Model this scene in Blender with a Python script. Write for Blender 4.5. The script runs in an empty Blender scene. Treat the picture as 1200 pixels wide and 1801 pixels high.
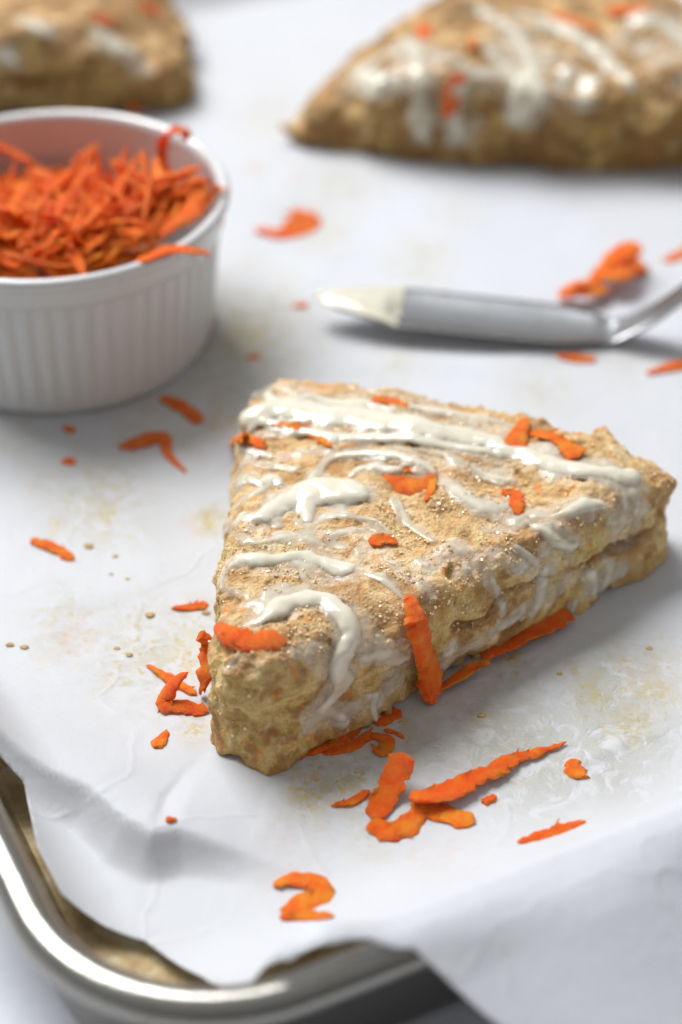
import bpy, math, random
import numpy as np
from mathutils import Vector, Matrix

# ------------------------------------------------------------------ camera
S = 0.01                                   # the code works in centimetres, Blender in metres
FPX, CAMH, PITCH = 3501.9, 28.5, math.radians(37.5)
sc = bpy.context.scene
C = bpy.context.collection
cam = bpy.data.cameras.new('camera')
co = bpy.data.objects.new('camera', cam)
C.objects.link(co)
co.location = (0, 0, CAMH*S)
co.rotation_euler = (math.pi/2-PITCH, 0, 0)
cam.sensor_fit = 'VERTICAL'; cam.sensor_height = 36; cam.sensor_width = 24; cam.lens = 70
cam.clip_start = 0.01; cam.clip_end = 20
cam.dof.use_dof = True; cam.dof.focus_distance = 40.8*S; cam.dof.aperture_fstop = 7.0
sc.camera = co

# ------------------------------------------------------------------ light
w = bpy.data.worlds.new('World'); sc.world = w; w.use_nodes = True
nt = w.node_tree; nt.nodes.clear()
wo = nt.nodes.new('ShaderNodeOutputWorld'); bg = nt.nodes.new('ShaderNodeBackground')
tc = nt.nodes.new('ShaderNodeTexCoord'); dt = nt.nodes.new('ShaderNodeVectorMath'); dt.operation = 'DOT_PRODUCT'
dt.inputs[1].default_value = (-0.35, 0.62, 0.70)
mr = nt.nodes.new('ShaderNodeMapRange'); mr.interpolation_type = 'SMOOTHSTEP'
mr.inputs[1].default_value = -0.7; mr.inputs[2].default_value = 0.95
cr = nt.nodes.new('ShaderNodeMixRGB'); cr.inputs[1].default_value = (0.21, 0.21, 0.208, 1); cr.inputs[2].default_value = (0.70, 0.71, 0.73, 1)
nt.links.new(tc.outputs['Generated'], dt.inputs[0]); nt.links.new(dt.outputs['Value'], mr.inputs[0])
nt.links.new(mr.outputs[0], cr.inputs[0]); nt.links.new(cr.outputs[0], bg.inputs[0]); nt.links.new(bg.outputs[0], wo.inputs[0])
bg.inputs[1].default_value = 0.62

def area(name, loc, target, sx, sy, power, col):
    l = bpy.data.lights.new(name, 'AREA'); l.shape = 'RECTANGLE'; l.size = sx*S; l.size_y = sy*S
    l.energy = power; l.color = col
    o = bpy.data.objects.new(name, l); C.objects.link(o)
    o.location = Vector(loc)*S
    o.rotation_euler = (Vector(target)-Vector(loc)).to_track_quat('-Z', 'Y').to_euler()
    return o
area('window_light', (-85, 140, 175), (0, 34, 0), 140, 120, 74.0, (0.965, 0.98, 1.0))
sc.view_settings.view_transform = 'Standard'; sc.view_settings.look = 'None'
sc.view_settings.exposure = 0.10; sc.view_settings.gamma = 1.0
try:
    sc.cycles.use_denoising = True
    sc.cycles.max_bounces = 8
except Exception: pass

# ------------------------------------------------------------------ helpers
fw = np.array([0, math.cos(PITCH), -math.sin(PITCH)]); upv = np.array([0, math.sin(PITCH), math.cos(PITCH)]); rt = np.array([1., 0, 0])
CP = np.array([0, 0, CAMH])
def ray(x, y): return fw*FPX + rt*(x-600) + upv*(900.5-y)
def at(x, y, h=0.0):                        # the place on the level h (cm) that shows at photo pixel x, y
    d = ray(x, y); return CP + d*((h-CAMH)/d[2])
def pxcm(p): return FPX/float((np.asarray(p)-CP) @ fw)     # pixels per centimetre at p
PHI = math.radians(26); E1 = np.array([math.cos(PHI), math.sin(PHI)]); E2 = np.array([-math.sin(PHI), math.cos(PHI)]); F0 = np.array([-0.93, 20.93])
def st2w(s, t): return F0[0]+E1[0]*s+E2[0]*t, F0[1]+E1[1]*s+E2[1]*t
def w2st(x, y): return (x-F0[0])*E1[0]+(y-F0[1])*E1[1], (x-F0[0])*E2[0]+(y-F0[1])*E2[1]

def smoothstep(a, b, x):
    u = np.clip((x-a)/(b-a), 0, 1); return u*u*(3-2*u)
_T = np.random.RandomState(5).rand(64*64*64).astype(np.float32)
def _ix(P, seed):
    i = np.floor(P); f = (P-i).astype(np.float32); i = i.astype(np.int32)
    return i+np.array([seed*17 % 61, seed*29 % 59, seed*41 % 53], np.int32), f
def vnoise(P, seed=0):
    i, f = _ix(np.asarray(P, float), seed); f = f*f*(3-2*f)
    X = [(i[:, 0] & 63) << 12, ((i[:, 0]+1) & 63) << 12]; Y = [(i[:, 1] & 63) << 6, ((i[:, 1]+1) & 63) << 6]; Z = [i[:, 2] & 63, (i[:, 2]+1) & 63]
    fx, fy, fz = f[:, 0], f[:, 1], f[:, 2]; o_ = []
    for x_ in X:
        r_ = []
        for y_ in Y:
            xy = x_+y_; a_ = _T[xy+Z[0]]; r_.append(a_+(_T[xy+Z[1]]-a_)*fz)
        o_.append(r_[0]+(r_[1]-r_[0])*fy)
    return (o_[0]+(o_[1]-o_[0])*fx)*2-1
def fbm(P, octs=3, seed=0, gain=0.5):
    r = 0; a = 1; P = np.asarray(P, float)
    for k in range(octs):
        r = r+a*vnoise(P*2**k+k*7.3, seed+k); a *= gain
    return r
def worley(P, seed=0):
    i, f = _ix(np.asarray(P, float), seed); best = np.full(len(f), 9.0, np.float32)
    for dx in (-1, 0, 1):
        for dy in (-1, 0, 1):
            for dz in (-1, 0, 1):
                k = (((i[:, 0]+dx) & 63) << 12)+(((i[:, 1]+dy) & 63) << 6)+((i[:, 2]+dz) & 63)
                q = (dx+_T[k]-f[:, 0])**2+(dy+_T[k ^ 0x15555]-f[:, 1])**2+(dz+_T[k ^ 0x2AAAA]-f[:, 2])**2
                best = np.minimum(best, q)
    return np.sqrt(best)

def np_mesh(name, V, F, smooth=True):
    V = np.asarray(V, np.float32)*S; F = np.asarray(F, np.int32); k = F.shape[1]
    me = bpy.data.meshes.new(name); me.vertices.add(len(V)); me.vertices.foreach_set('co', V.ravel())
    me.loops.add(F.size); me.loops.foreach_set('vertex_index', F.ravel())
    me.polygons.add(len(F)); me.polygons.foreach_set('loop_start', np.arange(len(F), dtype=np.int32)*k)
    me.polygons.foreach_set('use_smooth', np.full(len(F), smooth))
    me.update(calc_edges=True); me.validate()
    return me
def tag(o, label=None, cat=None, group=None, kind=None):
    for k, v in (('label', label), ('category', cat), ('group', group), ('kind', kind)):
        if v: o[k] = v
    return o
def link(name, me, mat, parent=None, base=None):
    o = bpy.data.objects.new(name, me); C.objects.link(o)
    if mat is not None:
        me.materials.clear(); me.materials.append(mat)
    if parent is not None: o.parent = parent
    if base is not None: o.location = Vector(base)*S
    return o
def obj(name, V, F, mat, parent=None, base=(0, 0, 0), smooth=True):
    """one mesh object; V in world centimetres, base = its own origin (or its parent's)"""
    me = np_mesh(name, np.asarray(V, float)-np.asarray(base, float), F, smooth)
    return link(name, me, mat, parent, None if parent is not None else base)
def empty(name, base):
    o = bpy.data.objects.new(name, None); o.empty_display_size = 0.01; C.objects.link(o); o.location = Vector(base)*S
    return o
def attr(me, name, vals):
    a = me.attributes.new(name, 'FLOAT', 'POINT'); a.data.foreach_set('value', np.asarray(vals, np.float32))
def grid_faces(nu, nv, wu=False, wv=False):
    iu = np.arange(nu if wu else nu-1); iv = np.arange(nv if wv else nv-1)
    a, b = np.meshgrid(iu, iv, indexing='ij'); a = a.ravel(); b = b.ravel(); a2 = (a+1) % nu; b2 = (b+1) % nv
    return np.stack([a*nv+b, a2*nv+b, a2*nv+b2, a*nv+b2], 1)

# ------------------------------------------------------------------ materials
class M:
    def __init__(s, name):
        s.m = bpy.data.materials.new(name); s.m.use_nodes = True; s.t = s.m.node_tree; s.n = s.t.nodes
        s.b = s.n['Principled BSDF']
        c = s.n.new('ShaderNodeTexCoord'); mp = s.n.new('ShaderNodeMapping'); mp.inputs['Scale'].default_value = (100, 100, 100)
        s.t.links.new(c.outputs['Object'], mp.inputs[0]); s.co = mp.outputs[0]
    def L(s, a, b): s.t.links.new(a, b)
    def set(s, **k):
        for a, v in k.items():
            s.b.inputs[a.replace('_', ' ')].default_value = v
        return s
    def noise(s, scale, detail=4, rough=0.55, dist=0.0, vec=None):
        q = s.n.new('ShaderNodeTexNoise'); q.inputs['Scale'].default_value = scale; q.inputs['Detail'].default_value = detail
        q.inputs['Roughness'].default_value = rough; q.inputs['Distortion'].default_value = dist
        s.L(vec or s.co, q.inputs['Vector']); return q.outputs['Fac']
    def vor(s, scale, feature='F1'):
        q = s.n.new('ShaderNodeTexVoronoi'); q.inputs['Scale'].default_value = scale; q.feature = feature
        s.L(s.co, q.inputs['Vector']); return q.outputs['Distance']
    def ramp(s, fac, stops, interp='LINEAR'):
        r = s.n.new('ShaderNodeValToRGB'); r.color_ramp.interpolation = interp
        e = r.color_ramp.elements
        while len(e) < len(stops): e.new(0.5)
        for x, (p, c) in zip(e, stops):
            x.position = p; x.color = (c, c, c, 1) if isinstance(c, (int, float)) else (*c, 1)
        s.L(fac, r.inputs[0]); return r.outputs[0]
    def mix(s, f, a, b, mode='MIX'):
        q = s.n.new('ShaderNodeMixRGB'); q.blend_type = mode
        for i, v in zip((0, 1, 2), (f, a, b)):
            if isinstance(v, (int, float)): q.inputs[i].default_value = v if i == 0 else (v, v, v, 1)
            elif isinstance(v, tuple): q.inputs[i].default_value = (*v, 1)
            else: s.L(v, q.inputs[i])
        return q.outputs[0]
    def math(s, op, a, b=0.0, clamp=False):
        q = s.n.new('ShaderNodeMath'); q.operation = op; q.use_clamp = clamp
        for i, v in enumerate((a, b)):
            if isinstance(v, (int, float)): q.inputs[i].default_value = v
            else: s.L(v, q.inputs[i])
        return q.outputs[0]
    def attr(s, name):
        q = s.n.new('ShaderNodeAttribute'); q.attribute_name = name; return q.outputs['Fac']
    def bump(s, h, dist, strength=1.0, nrm=None):
        q = s.n.new('ShaderNodeBump'); q.inputs['Distance'].default_value = dist*S; q.inputs['Strength'].default_value = strength
        s.L(h, q.inputs['Height'])
        if nrm is not None: s.L(nrm, q.inputs['Normal'])
        s.L(q.outputs[0], s.b.inputs['Normal']); return q.outputs[0]
    def col(s, c): s.L(c, s.b.inputs['Base Color'])
    def objrand(s):
        q = s.n.new('ShaderNodeObjectInfo'); return q.outputs['Random']

def carrot_mat():
    m = M('grated_carrot')
    n1 = m.noise(2.6, 4, 0.65); n2 = m.noise(22, 3, 0.7)
    c = m.ramp(n1, [(0.30, (0.80, 0.07, 0.001)), (0.47, (0.97, 0.16, 0.003)), (0.66, (1.0, 0.30, 0.015))])
    c = m.mix(m.math('MULTIPLY', m.objrand(), 0.55), c, (0.90, 0.075, 0.002))
    c = m.mix(m.ramp(n2, [(0.56, 0.0), (0.72, 0.4)]), c, (0.98, 0.44, 0.10))
    m.col(c); m.set(Roughness=0.36, Specular_IOR_Level=0.35, Subsurface_Weight=0.6, Subsurface_Radius=(1.0, 0.30, 0.06), Subsurface_Scale=0.0022)
    m.bump(m.noise(14, 5, 0.75), 0.07, 1.0)
    return m.m
CARROT = carrot_mat()

def dough_mat(name, dark=0.0):
    m = M(name)
    g = m.n.new('ShaderNodeNewGeometry'); sp = m.n.new('ShaderNodeSeparateXYZ'); m.L(g.outputs['Normal'], sp.inputs[0])
    up = m.ramp(sp.outputs['Z'], [(0.25, 0.0), (0.75, 1.0)])
    big = m.noise(0.9, 3, 0.6); mid = m.noise(2.4, 6, 0.72); fine = m.noise(16, 4, 0.7)
    top = m.ramp(mid, [(0.0, (0.44, 0.19, 0.05)), (0.36, (0.44, 0.22, 0.085)), (0.46, (0.66, 0.39, 0.16)), (0.56, (0.79, 0.54, 0.275)), (0.70, (0.88, 0.71, 0.44))])
    side = m.ramp(mid, [(0.36, (0.38, 0.19, 0.035)), (0.46, (0.64, 0.42, 0.12)), (0.56, (0.81, 0.61, 0.26)), (0.70, (0.91, 0.77, 0.45))])
    c = m.mix(up, side, top)
    c = m.mix(m.ramp(big, [(0.35, 0.0), (0.7, 0.3)]), c, (0.86, 0.66, 0.27))
    c = m.mix(m.ramp(fine, [(0.3, 0.4), (0.48, 0.0)]), c, (0.42, 0.23, 0.08))
    c = m.mix(m.ramp(m.noise(24, 2), [(0.66, 0.0), (0.70, 0.75)]), c, (0.16, 0.08, 0.03))           # spice specks
    c = m.mix(m.ramp(m.noise(2.6, 3, 0.6), [(0.62, 0.0), (0.66, 0.75)]), c, (0.85, 0.30, 0.05))             # carrot baked in
    c = m.mix(m.attr('toast'), c, (0.42, 0.19, 0.05))
    film = m.attr('film')
    fm = m.math('MULTIPLY', film, m.ramp(m.noise(5.5, 4, 0.65), [(0.32, 0.15), (0.60, 1.0)]))
    c = m.mix(m.math('MULTIPLY', fm, 0.60), c, (0.86, 0.79, 0.66))
    c = m.mix(m.math('MULTIPLY', m.ramp(m.noise(1.1, 4, 0.65), [(0.38, 0.0), (0.58, 1.6)]), dark), c, (0.30, 0.155, 0.04))
    m.col(c)
    r = m.math('SUBTRACT', m.math('SUBTRACT', 0.80, m.math('MULTIPLY', m.noise(1.4, 3), 0.40)), m.math('MULTIPLY', fm, 0.30)); m.L(r, m.b.inputs['Roughness'])
    m.set(Subsurface_Weight=0.35, Subsurface_Radius=(1.0, 0.66, 0.34), Subsurface_Scale=0.0022)
    h = m.math('ADD', m.math('MULTIPLY', m.noise(8, 7, 0.78), 1.0), m.math('MULTIPLY', m.vor(15), 0.55))
    h = m.math('MULTIPLY', h, m.math('SUBTRACT', 1.0, m.math('MULTIPLY', fm, 0.55)))
    h = m.math('ADD', h, m.math('MULTIPLY', m.noise(30, 3, 0.7), 0.15)); m.bump(h, 0.095, 0.85)
    return m.m
DOUGH = dough_mat('scone_crumb'); DOUGH_FAR = dough_mat('scone_crumb_far', 0.6)

def glaze_mat():
    m = M('vanilla_glaze')
    c = m.ramp(m.noise(1.6, 3), [(0.3, (0.67, 0.615, 0.475)), (0.7, (0.73, 0.69, 0.57))])
    thin = m.attr('thin')
    c = m.mix(m.math('MULTIPLY', thin, 0.3), c, (0.84, 0.74, 0.58))
    m.col(c); m.set(Roughness=0.2, Subsurface_Weight=0.5, Subsurface_Radius=(1.0, 0.85, 0.6), Subsurface_Scale=0.0018, Coat_Weight=0.6, Coat_Roughness=0.06)
    m.L(m.math('SUBTRACT', 1.0, m.math('MULTIPLY', thin, 0.80)), m.b.inputs['Alpha'])
    m.L(m.math('ADD', 0.10, m.math('MULTIPLY', m.noise(4, 3), 0.10)), m.b.inputs['Roughness'])
    m.bump(m.noise(2.5, 2, 0.4), 0.03, 0.4)
    return m.m
GLAZE = glaze_mat()

def simple(name, color, rough=0.5, **k):
    m = M(name); m.set(Base_Color=(*color, 1), Roughness=rough, **k); return m
sg = simple('raw_sugar', (0.86, 0.64, 0.36), 0.16, IOR=1.6, Coat_Weight=0.5, Coat_Roughness=0.08); SUGAR = sg.m
cm_ = M('toasted_crumb'); cm_.col(cm_.ramp(cm_.noise(9, 3), [(0.3, (0.34, 0.19, 0.06)), (0.7, (0.60, 0.42, 0.17))])); cm_.set(Roughness=0.7); CRUMB = cm_.m

def steel(name, base, rough, stain):
    m = M(name)
    c = base
    n = m.noise(1.1, 5, 0.65)
    if stain:
        c = m.mix(m.ramp(n, [(0.38, 0.0), (0.62, stain)]), base, (0.30, 0.19, 0.07))
        m.col(c)
        m.L(m.math('ADD', rough, m.math('MULTIPLY', n, 0.25)), m.b.inputs['Roughness'])
    else:
        m.set(Base_Color=(*base, 1)); m.L(m.math('ADD', rough, m.math('MULTIPLY', m.noise(3, 4), 0.10)), m.b.inputs['Roughness'])
    m.set(Metallic=1.0)
    m.bump(m.noise(7, 4), 0.01, 0.5)
    return m
RIM = steel('rim_steel', (0.34, 0.325, 0.29), 0.17, 0)
_m = RIM; _m.col(_m.mix(_m.ramp(_m.noise(1.7, 5, 0.7), [(0.60, 0.0), (0.72, 0.55)]), (0.34, 0.325, 0.29), (0.36, 0.24, 0.10))); RIM = RIM.m
def panwall_mat():
    m = M('baked_on_oil_steel'); n = m.noise(1.3, 5, 0.7, 0.6)
    m.col(m.ramp(n, [(0.30, (0.34, 0.29, 0.19)), (0.46, (0.26, 0.19, 0.08)), (0.64, (0.18, 0.11, 0.035)), (0.85, (0.28, 0.23, 0.14))]))
    m.set(Metallic=0.35, Roughness=0.5); m.bump(m.noise(5, 5), 0.02, 0.6); return m.m
PANWALL = panwall_mat()
OUTER = steel('outer_steel', (0.20, 0.19, 0.17), 0.4, 0).m
SPOON = steel('spoon_steel', (0.44, 0.45, 0.46), 0.24, 0).m
cer = M('white_glazed_ceramic'); cer.set(Base_Color=(0.64, 0.64, 0.63, 1), Roughness=0.14, Coat_Weight=0.4, Coat_Roughness=0.06)
cer.bump(cer.noise(2, 3), 0.01, 0.4); CERAMIC = cer.m
ct = M('pale_counter'); ct.col(ct.ramp(ct.noise(0.35, 5, 0.6), [(0.3, (0.52, 0.54, 0.58)), (0.7, (0.66, 0.68, 0.72))])); ct.set(Roughness=0.45)
ct.bump(ct.noise(3, 4), 0.02, 0.4); COUNTER = ct.m

def paper_mat():
    m = M('parchment_paper')
    base = m.ramp(m.noise(0.5, 4), [(0.3, (0.83, 0.84, 0.865)), (0.7, (0.86, 0.87, 0.895))])
    st = m.attr('stain')
    n = m.noise(2.6, 6, 0.72, 0.4); n2 = m.noise(7, 5, 0.7)
    spot = m.math('MULTIPLY', st, m.ramp(n, [(0.44, 0.0), (0.56, 1.0)]))
    spot2 = m.math('MULTIPLY', st, m.ramp(n2, [(0.55, 0.0), (0.62, 1.0)]))
    hue = m.ramp(m.noise(0.9, 2), [(0.35, (0.44, 0.42, 0.22)), (0.5, (0.64, 0.52, 0.17)), (0.68, (0.62, 0.44, 0.27))])
    c = m.mix(m.math('MULTIPLY', spot, 0.5), base, hue)
    c = m.mix(m.math('MULTIPLY', spot2, 0.95), c, (0.70, 0.52, 0.07))
    c = m.mix(m.math('MULTIPLY', m.math('MULTIPLY', m.attr('redstain'), 1.0), m.ramp(m.noise(5, 4), [(0.40, 0.1), (0.65, 0.8)])), c, (0.82, 0.50, 0.36))
    c = m.mix(m.math('MULTIPLY', m.attr('zest'), m.ramp(m.noise(8, 5, 0.7), [(0.50, 0.0), (0.54, 0.95)])), c, (0.80, 0.56, 0.03))
    wet = m.math('MULTIPLY', m.attr('wet'), m.ramp(m.noise(1.8, 4, 0.6, 0.8), [(0.38, 0.0), (0.5, 1.0)]))
    c = m.mix(m.math('MULTIPLY', wet, 0.75), c, (0.64, 0.63, 0.54))
    m.col(c); m.L(m.math('SUBTRACT', 0.55, m.math('MULTIPLY', wet, 0.38)), m.b.inputs['Roughness'])
    m.set(Subsurface_Weight=0.0)
    h = m.math('ADD', m.math('MULTIPLY', m.noise(1.3, 3), 0.8), m.math('MULTIPLY', m.noise(8, 5, 0.6), 0.25))
    h = m.math('ADD', h, m.math('MULTIPLY', wet, m.noise(5, 4)))
    q = m.n.new('ShaderNodeTexVoronoi'); q.feature = 'DISTANCE_TO_EDGE'; q.inputs['Scale'].default_value = 0.33
    wv = m.n.new('ShaderNodeTexNoise'); wv.inputs['Scale'].default_value = 0.5; wv.inputs['Detail'].default_value = 3; m.L(m.co, wv.inputs['Vector'])
    vm = m.n.new('ShaderNodeVectorMath'); vm.operation = 'MULTIPLY_ADD'; m.L(wv.outputs['Color'], vm.inputs[0]); vm.inputs[1].default_value = (2.2, 2.2, 2.2); m.L(m.co, vm.inputs[2]); m.L(vm.outputs[0], q.inputs['Vector'])
    h = m.math('ADD', h, m.math('MULTIPLY', m.ramp(q.outputs['Distance'], [(0.0, 1.0), (0.05, 0.0)]), m.math('MULTIPLY', m.noise(0.4, 2), 0.5)))
    bn = m.bump(h, 0.05, 0.8)
    tr = m.n.new('ShaderNodeBsdfTranslucent'); tr.inputs[0].default_value = (0.86, 0.87, 0.89, 1); mx = m.n.new('ShaderNodeMixShader'); mx.inputs[0].default_value = 0.48
    out = [q for q in m.n if q.type == 'OUTPUT_MATERIAL'][0]
    m.L(m.b.outputs[0], mx.inputs[1]); m.L(tr.outputs[0], mx.inputs[2]); m.L(mx.outputs[0], out.inputs['Surface'])
    return m.m
PAPER = paper_mat()

# ------------------------------------------------------------------ counter and baking sheet
n = 40; g = np.linspace(-120, 160, n); X, Y = np.meshgrid(g, g, indexing='ij')
o = obj('countertop', np.stack([X.ravel(), Y.ravel()+30, np.full(n*n, -0.35)], 1), grid_faces(n, n), COUNTER); o['kind'] = 'structure'

PW, PL, CR = 38.0, 44.5, 3.5               # pan width, length, corner radius of the rim's centre line
def pan_path(off=0.0, step=8):
    """rounded rectangle of the rim's centre line moved inwards by off; returns s, t, outward normal"""
    r = CR-off; x0, x1, y0, y1 = -3.15+off, -3.15+PW-off, off, PL-off; pts = []
    for cx, cy, a0 in ((x0+r, y0+r, math.pi), (x1-r, y0+r, 1.5*math.pi), (x1-r, y1-r, 0), (x0+r, y1-r, .5*math.pi)):
        for k in range(step+1):
            a = a0+k*math.pi/2/step; pts.append((cx+r*math.cos(a), cy+r*math.sin(a)))
    return np.array(pts)
def pan_loft(profile, closed_prof=False, step=14):
    """profile: list of (inward offset, z)"""
    rings = [np.column_stack([pan_path(o_, step), np.full(4*(step+1), z_)]) for o_, z_ in profile]
    A = np.stack(rings, 0); x, y = st2w(A[..., 0], A[..., 1])
    V = np.stack([x, y, A[..., 2]], -1).reshape(-1, 3)
    return V, grid_faces(len(profile), A.shape[1], closed_prof, True)
base = (*st2w(12, 22), -0.33)
pan = empty('baking_sheet', base)
tag(pan, 'worn steel baking pan with a rolled rim under the parchment', 'baking tray')
R = 0.39
V, F = pan_loft([(R*math.cos(a), 2.4+R*math.sin(a)*0.92) for a in np.linspace(0, 2*math.pi, 21)[:-1]], True)
obj('rolled_rim', V, F[:, ::-1], RIM, pan, base)
V, F = pan_loft([(0.06, 2.1), (0.10, 1.9), (0.42, 0.4), (0.52, 0.1), (0.75, -0.12), (1.1, -0.2), (1.1, -0.25)])
obj('inner_wall', V, F, PANWALL, pan, base)
V, F = pan_loft([(1.1, -0.3), (0.68, -0.22), (0.38, 0.02), (0.28, 0.3), (-0.06, 1.9), (-0.10, 2.1)])
obj('outer_wall', V, F, OUTER, pan, base)
P0 = pan_path(1.08, 14); x, y = st2w(P0[:, 0], P0[:, 1]); nP = len(x); cx, cy = st2w(15.8, 22.2)
V = []
for f_ in (1, .6, .25): V += list(np.column_stack([cx+(x-cx)*f_, cy+(y-cy)*f_, np.full(nP, -0.205)]))
V = np.array(V)
obj('pan_floor', V, grid_faces(3, nP, False, True), PANWALL, pan, base)

# ------------------------------------------------------------------ parchment
def seg_dist(px, py, poly):
    best = np.full(px.shape, 1e9); tp = np.zeros(px.shape); tot = 0; side = np.zeros(px.shape)
    for (ax, ay), (bx, by) in zip(poly[:-1], poly[1:]):
        dx, dy = bx-ax, by-ay; L2 = dx*dx+dy*dy; L = math.sqrt(L2)
        u = np.clip(((px-ax)*dx+(py-ay)*dy)/L2, 0, 1); d = np.hypot(px-ax-u*dx, py-ay-u*dy)
        m_ = d < best; best = np.where(m_, d, best); tp = np.where(m_, tot+u*L, tp)
        side = np.where(m_, np.sign(dx*(py-ay)-dy*(px-ax)), side); tot += L
    return best, tp/tot, side
crease = [at(x, y, 0.3)[:2] for x, y in ((-400, 1230), (-60, 1318), (20, 1352), (90, 1384), (160, 1414), (225, 1470), (268, 1493), (312, 1480), (430, 1500), (600, 1545))]
crease2 = [at(x, y, 0.2)[:2] for x, y in ((285, 1330), (288, 1400), (300, 1462))]
wrinkles = [([at(x, y, 0)[:2] for x, y in p], a_, w_) for p, a_, w_ in (
    (((1000, 1350), (1060, 1330), (1100, 1300), (1200, 1290)), 0.05, 0.18),
    (((560, 650), (700, 640), (850, 655), (1000, 690)), 0.10, 0.5),
    (((850, 640), (1000, 625), (1200, 615)), 0.12, 0.35),
    (((0, 1020), (120, 1060), (260, 1040)), 0.05, 0.4),
    (((1080, 1090), (1200, 1040)), 0.05, 0.3),
    (((350, 1560), (600, 1580), (800, 1530)), 0.05, 0.9))]
def paper_z(s, v):
    """height and t of the sheet, for pan coordinates s and unrolled coordinate v"""
    s = np.asarray(s, float); v = np.asarray(v, float)
    t = np.maximum(v, 0.0); x, y = st2w(s, t)
    P = np.stack([x*0.28, y*0.28, x*0], -1).reshape(-1, 3)
    z = 0.02+0.05*(fbm(P, 3, 5).reshape(s.shape)+0.8)
    m = smoothstep(-1.4, 0.4, s)
    sw = 0.30+0.70*m
    u = np.clip((4.0-t)/3.55, 0, 1.13); a_, b_ = np.full(u.shape, 2.90), 3.0*u**2.2; hh = np.maximum(0.35-np.abs(a_-b_), 0)/0.35; rise = np.minimum(a_, b_)-hh*hh*0.35*0.25
    z = z+rise*sw*(1-0.25*(1-m)*np.sin(np.clip(s+3, 0, 3)*1.2))
    ul = np.clip((-1.0-s)/1.5, 0, 1); z = z+1.35*ul**2*(0.35+0.65*smoothstep(1.5, 6, t))
    ub = np.clip((t-(PL-3))/2.6, 0, 1); z = z+2.5*ub**2
    ur = np.clip((s-31.8)/2.6, 0, 1); z = z+2.5*ur**2
    d, tp, side = seg_dist(x, y, crease)
    am = 0.72*smoothstep(0, 0.1, tp)*(1-smoothstep(0.68, 0.97, tp))
    far = side > 0
    z = z+am*np.where(far, np.exp(-(d/1.6)**2), np.maximum(0, 1-d/(0.85-0.25*tp))**1.5)
    for poly, a_, w_ in wrinkles:
        d, tp, side = seg_dist(x, y, poly)
        z = z+a_*np.exp(-(d/w_)**2)*np.sin(np.pi*np.clip(tp, 0.03, 0.97))
    z = z+0.5*np.exp(-((s-0.8)/0.8)**2)*smoothstep(1.6, 0.2, t)
    # over the rim and down outside
    r = 0.50+1.1*smoothstep(1.2, 4.5, s); ph = np.clip(-v/r, 0, 0.44); over = v < 0; rest = np.maximum(-v-0.44*r, 0)
    zr = 2.9-r+r*np.cos(ph)-rest*math.sin(0.44); tr = -r*np.sin(ph)-rest*math.cos(0.44)
    wob = 0.12*np.sin(s*1.3+0.5)*np.clip(-v, 0, 1)
    z0 = z
    z = np.where(over, zr+(z0-2.9)*np.exp(v*2)+wob, z); t = np.where(over, tr, t)
    return z, t
sv = np.concatenate([np.arange(-2.9, 14, 0.09), np.arange(14, 34.5, 0.3)])
vv = np.concatenate([np.arange(-5.4, 14, 0.09), np.arange(14, 44.1, 0.22)])
SS, VV = np.meshgrid(sv, vv, indexing='ij')
# free edge of the sheet along the near-left corner, as (s, v) points
def epx(x, y, h):
    for _ in range(12):
        q = at(x, y, h); s_, t_ = w2st(q[0], q[1]); h = 0.5*h+0.5*float(paper_z(np.array([s_]), np.array([max(t_, 0)]))[0][0])
    return (s_, t_)
edge = [(-2.7, 44.0), (-2.65, 12), epx(-60, 1285, 0.9), epx(0, 1330, 0.75), epx(42, 1375, 0.7), epx(66, 1490, 0.65), epx(108, 1572, 0.6), epx(182, 1628, 0.6), epx(255, 1655, 0.75), epx(350, 1715, 1.2), epx(405, 1737, 1.8), epx(440, 1730, 2.3), epx(510, 1690, 2.8), epx(590, 1656, 3.0), epx(650, 1650, 3.0), epx(700, 1664, 3.0),
        (2.2, -0.3), (2.5, -0.9), (2.9, -1.7), (3.5, -2.6), (5.2, -3.3), (34.4, -3.3)]
print('edge', [tuple(np.round(q, 2)) for q in edge])
poly = np.array(edge+[(34.4, 44.0)])
def inside_poly(x, y, poly):
    r = np.zeros(x.shape, bool); j = len(poly)-1
    for i in range(len(poly)):
        xi, yi = poly[i]; xj, yj = poly[j]
        c = ((yi > y) != (yj > y)) & (x < (xj-xi)*(y-yi)/((yj-yi) or 1e-9)+xi); r ^= c; j = i
    return r
ins = inside_poly(SS, VV, poly)
F = grid_faces(len(sv), len(vv)); keep = ins.ravel()[F].any(1); F = F[keep]
fs, fv = SS.ravel().copy(), VV.ravel().copy(); used = np.zeros(fs.size, bool); used[F.ravel()] = True
snap = used & ~ins.ravel()
ep = np.vstack([poly, poly[:1]]); idx = np.where(snap)[0]
best = np.full(len(idx), 1e9); bx = fs[idx].copy(); by = fv[idx].copy()
for a, b in zip(ep[:-1], ep[1:]):
    d = b-a; u = np.clip(((fs[idx]-a[0])*d[0]+(fv[idx]-a[1])*d[1])/(d@d), 0, 1); qx = a[0]+u*d[0]; qy = a[1]+u*d[1]
    dd = np.hypot(fs[idx]-qx, fv[idx]-qy); m_ = dd < best; best[m_] = dd[m_]; bx[m_] = qx[m_]; by[m_] = qy[m_]
fs[idx] = bx; fv[idx] = by
Z, T = paper_z(fs, fv); X, Y = st2w(fs, T)
remap = -np.ones(fs.size, int); ui = np.where(used)[0]; remap[ui] = np.arange(len(ui)); F = remap[F]
PV = np.stack([X, Y, Z], 1)[ui]
paper = obj('parchment_sheet', PV, F, PAPER, None, base=(*at(700, 900)[:2], 0.0))
tag(paper, 'stained white parchment paper lining the tray and curling over its near rim', 'parchment paper')
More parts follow.
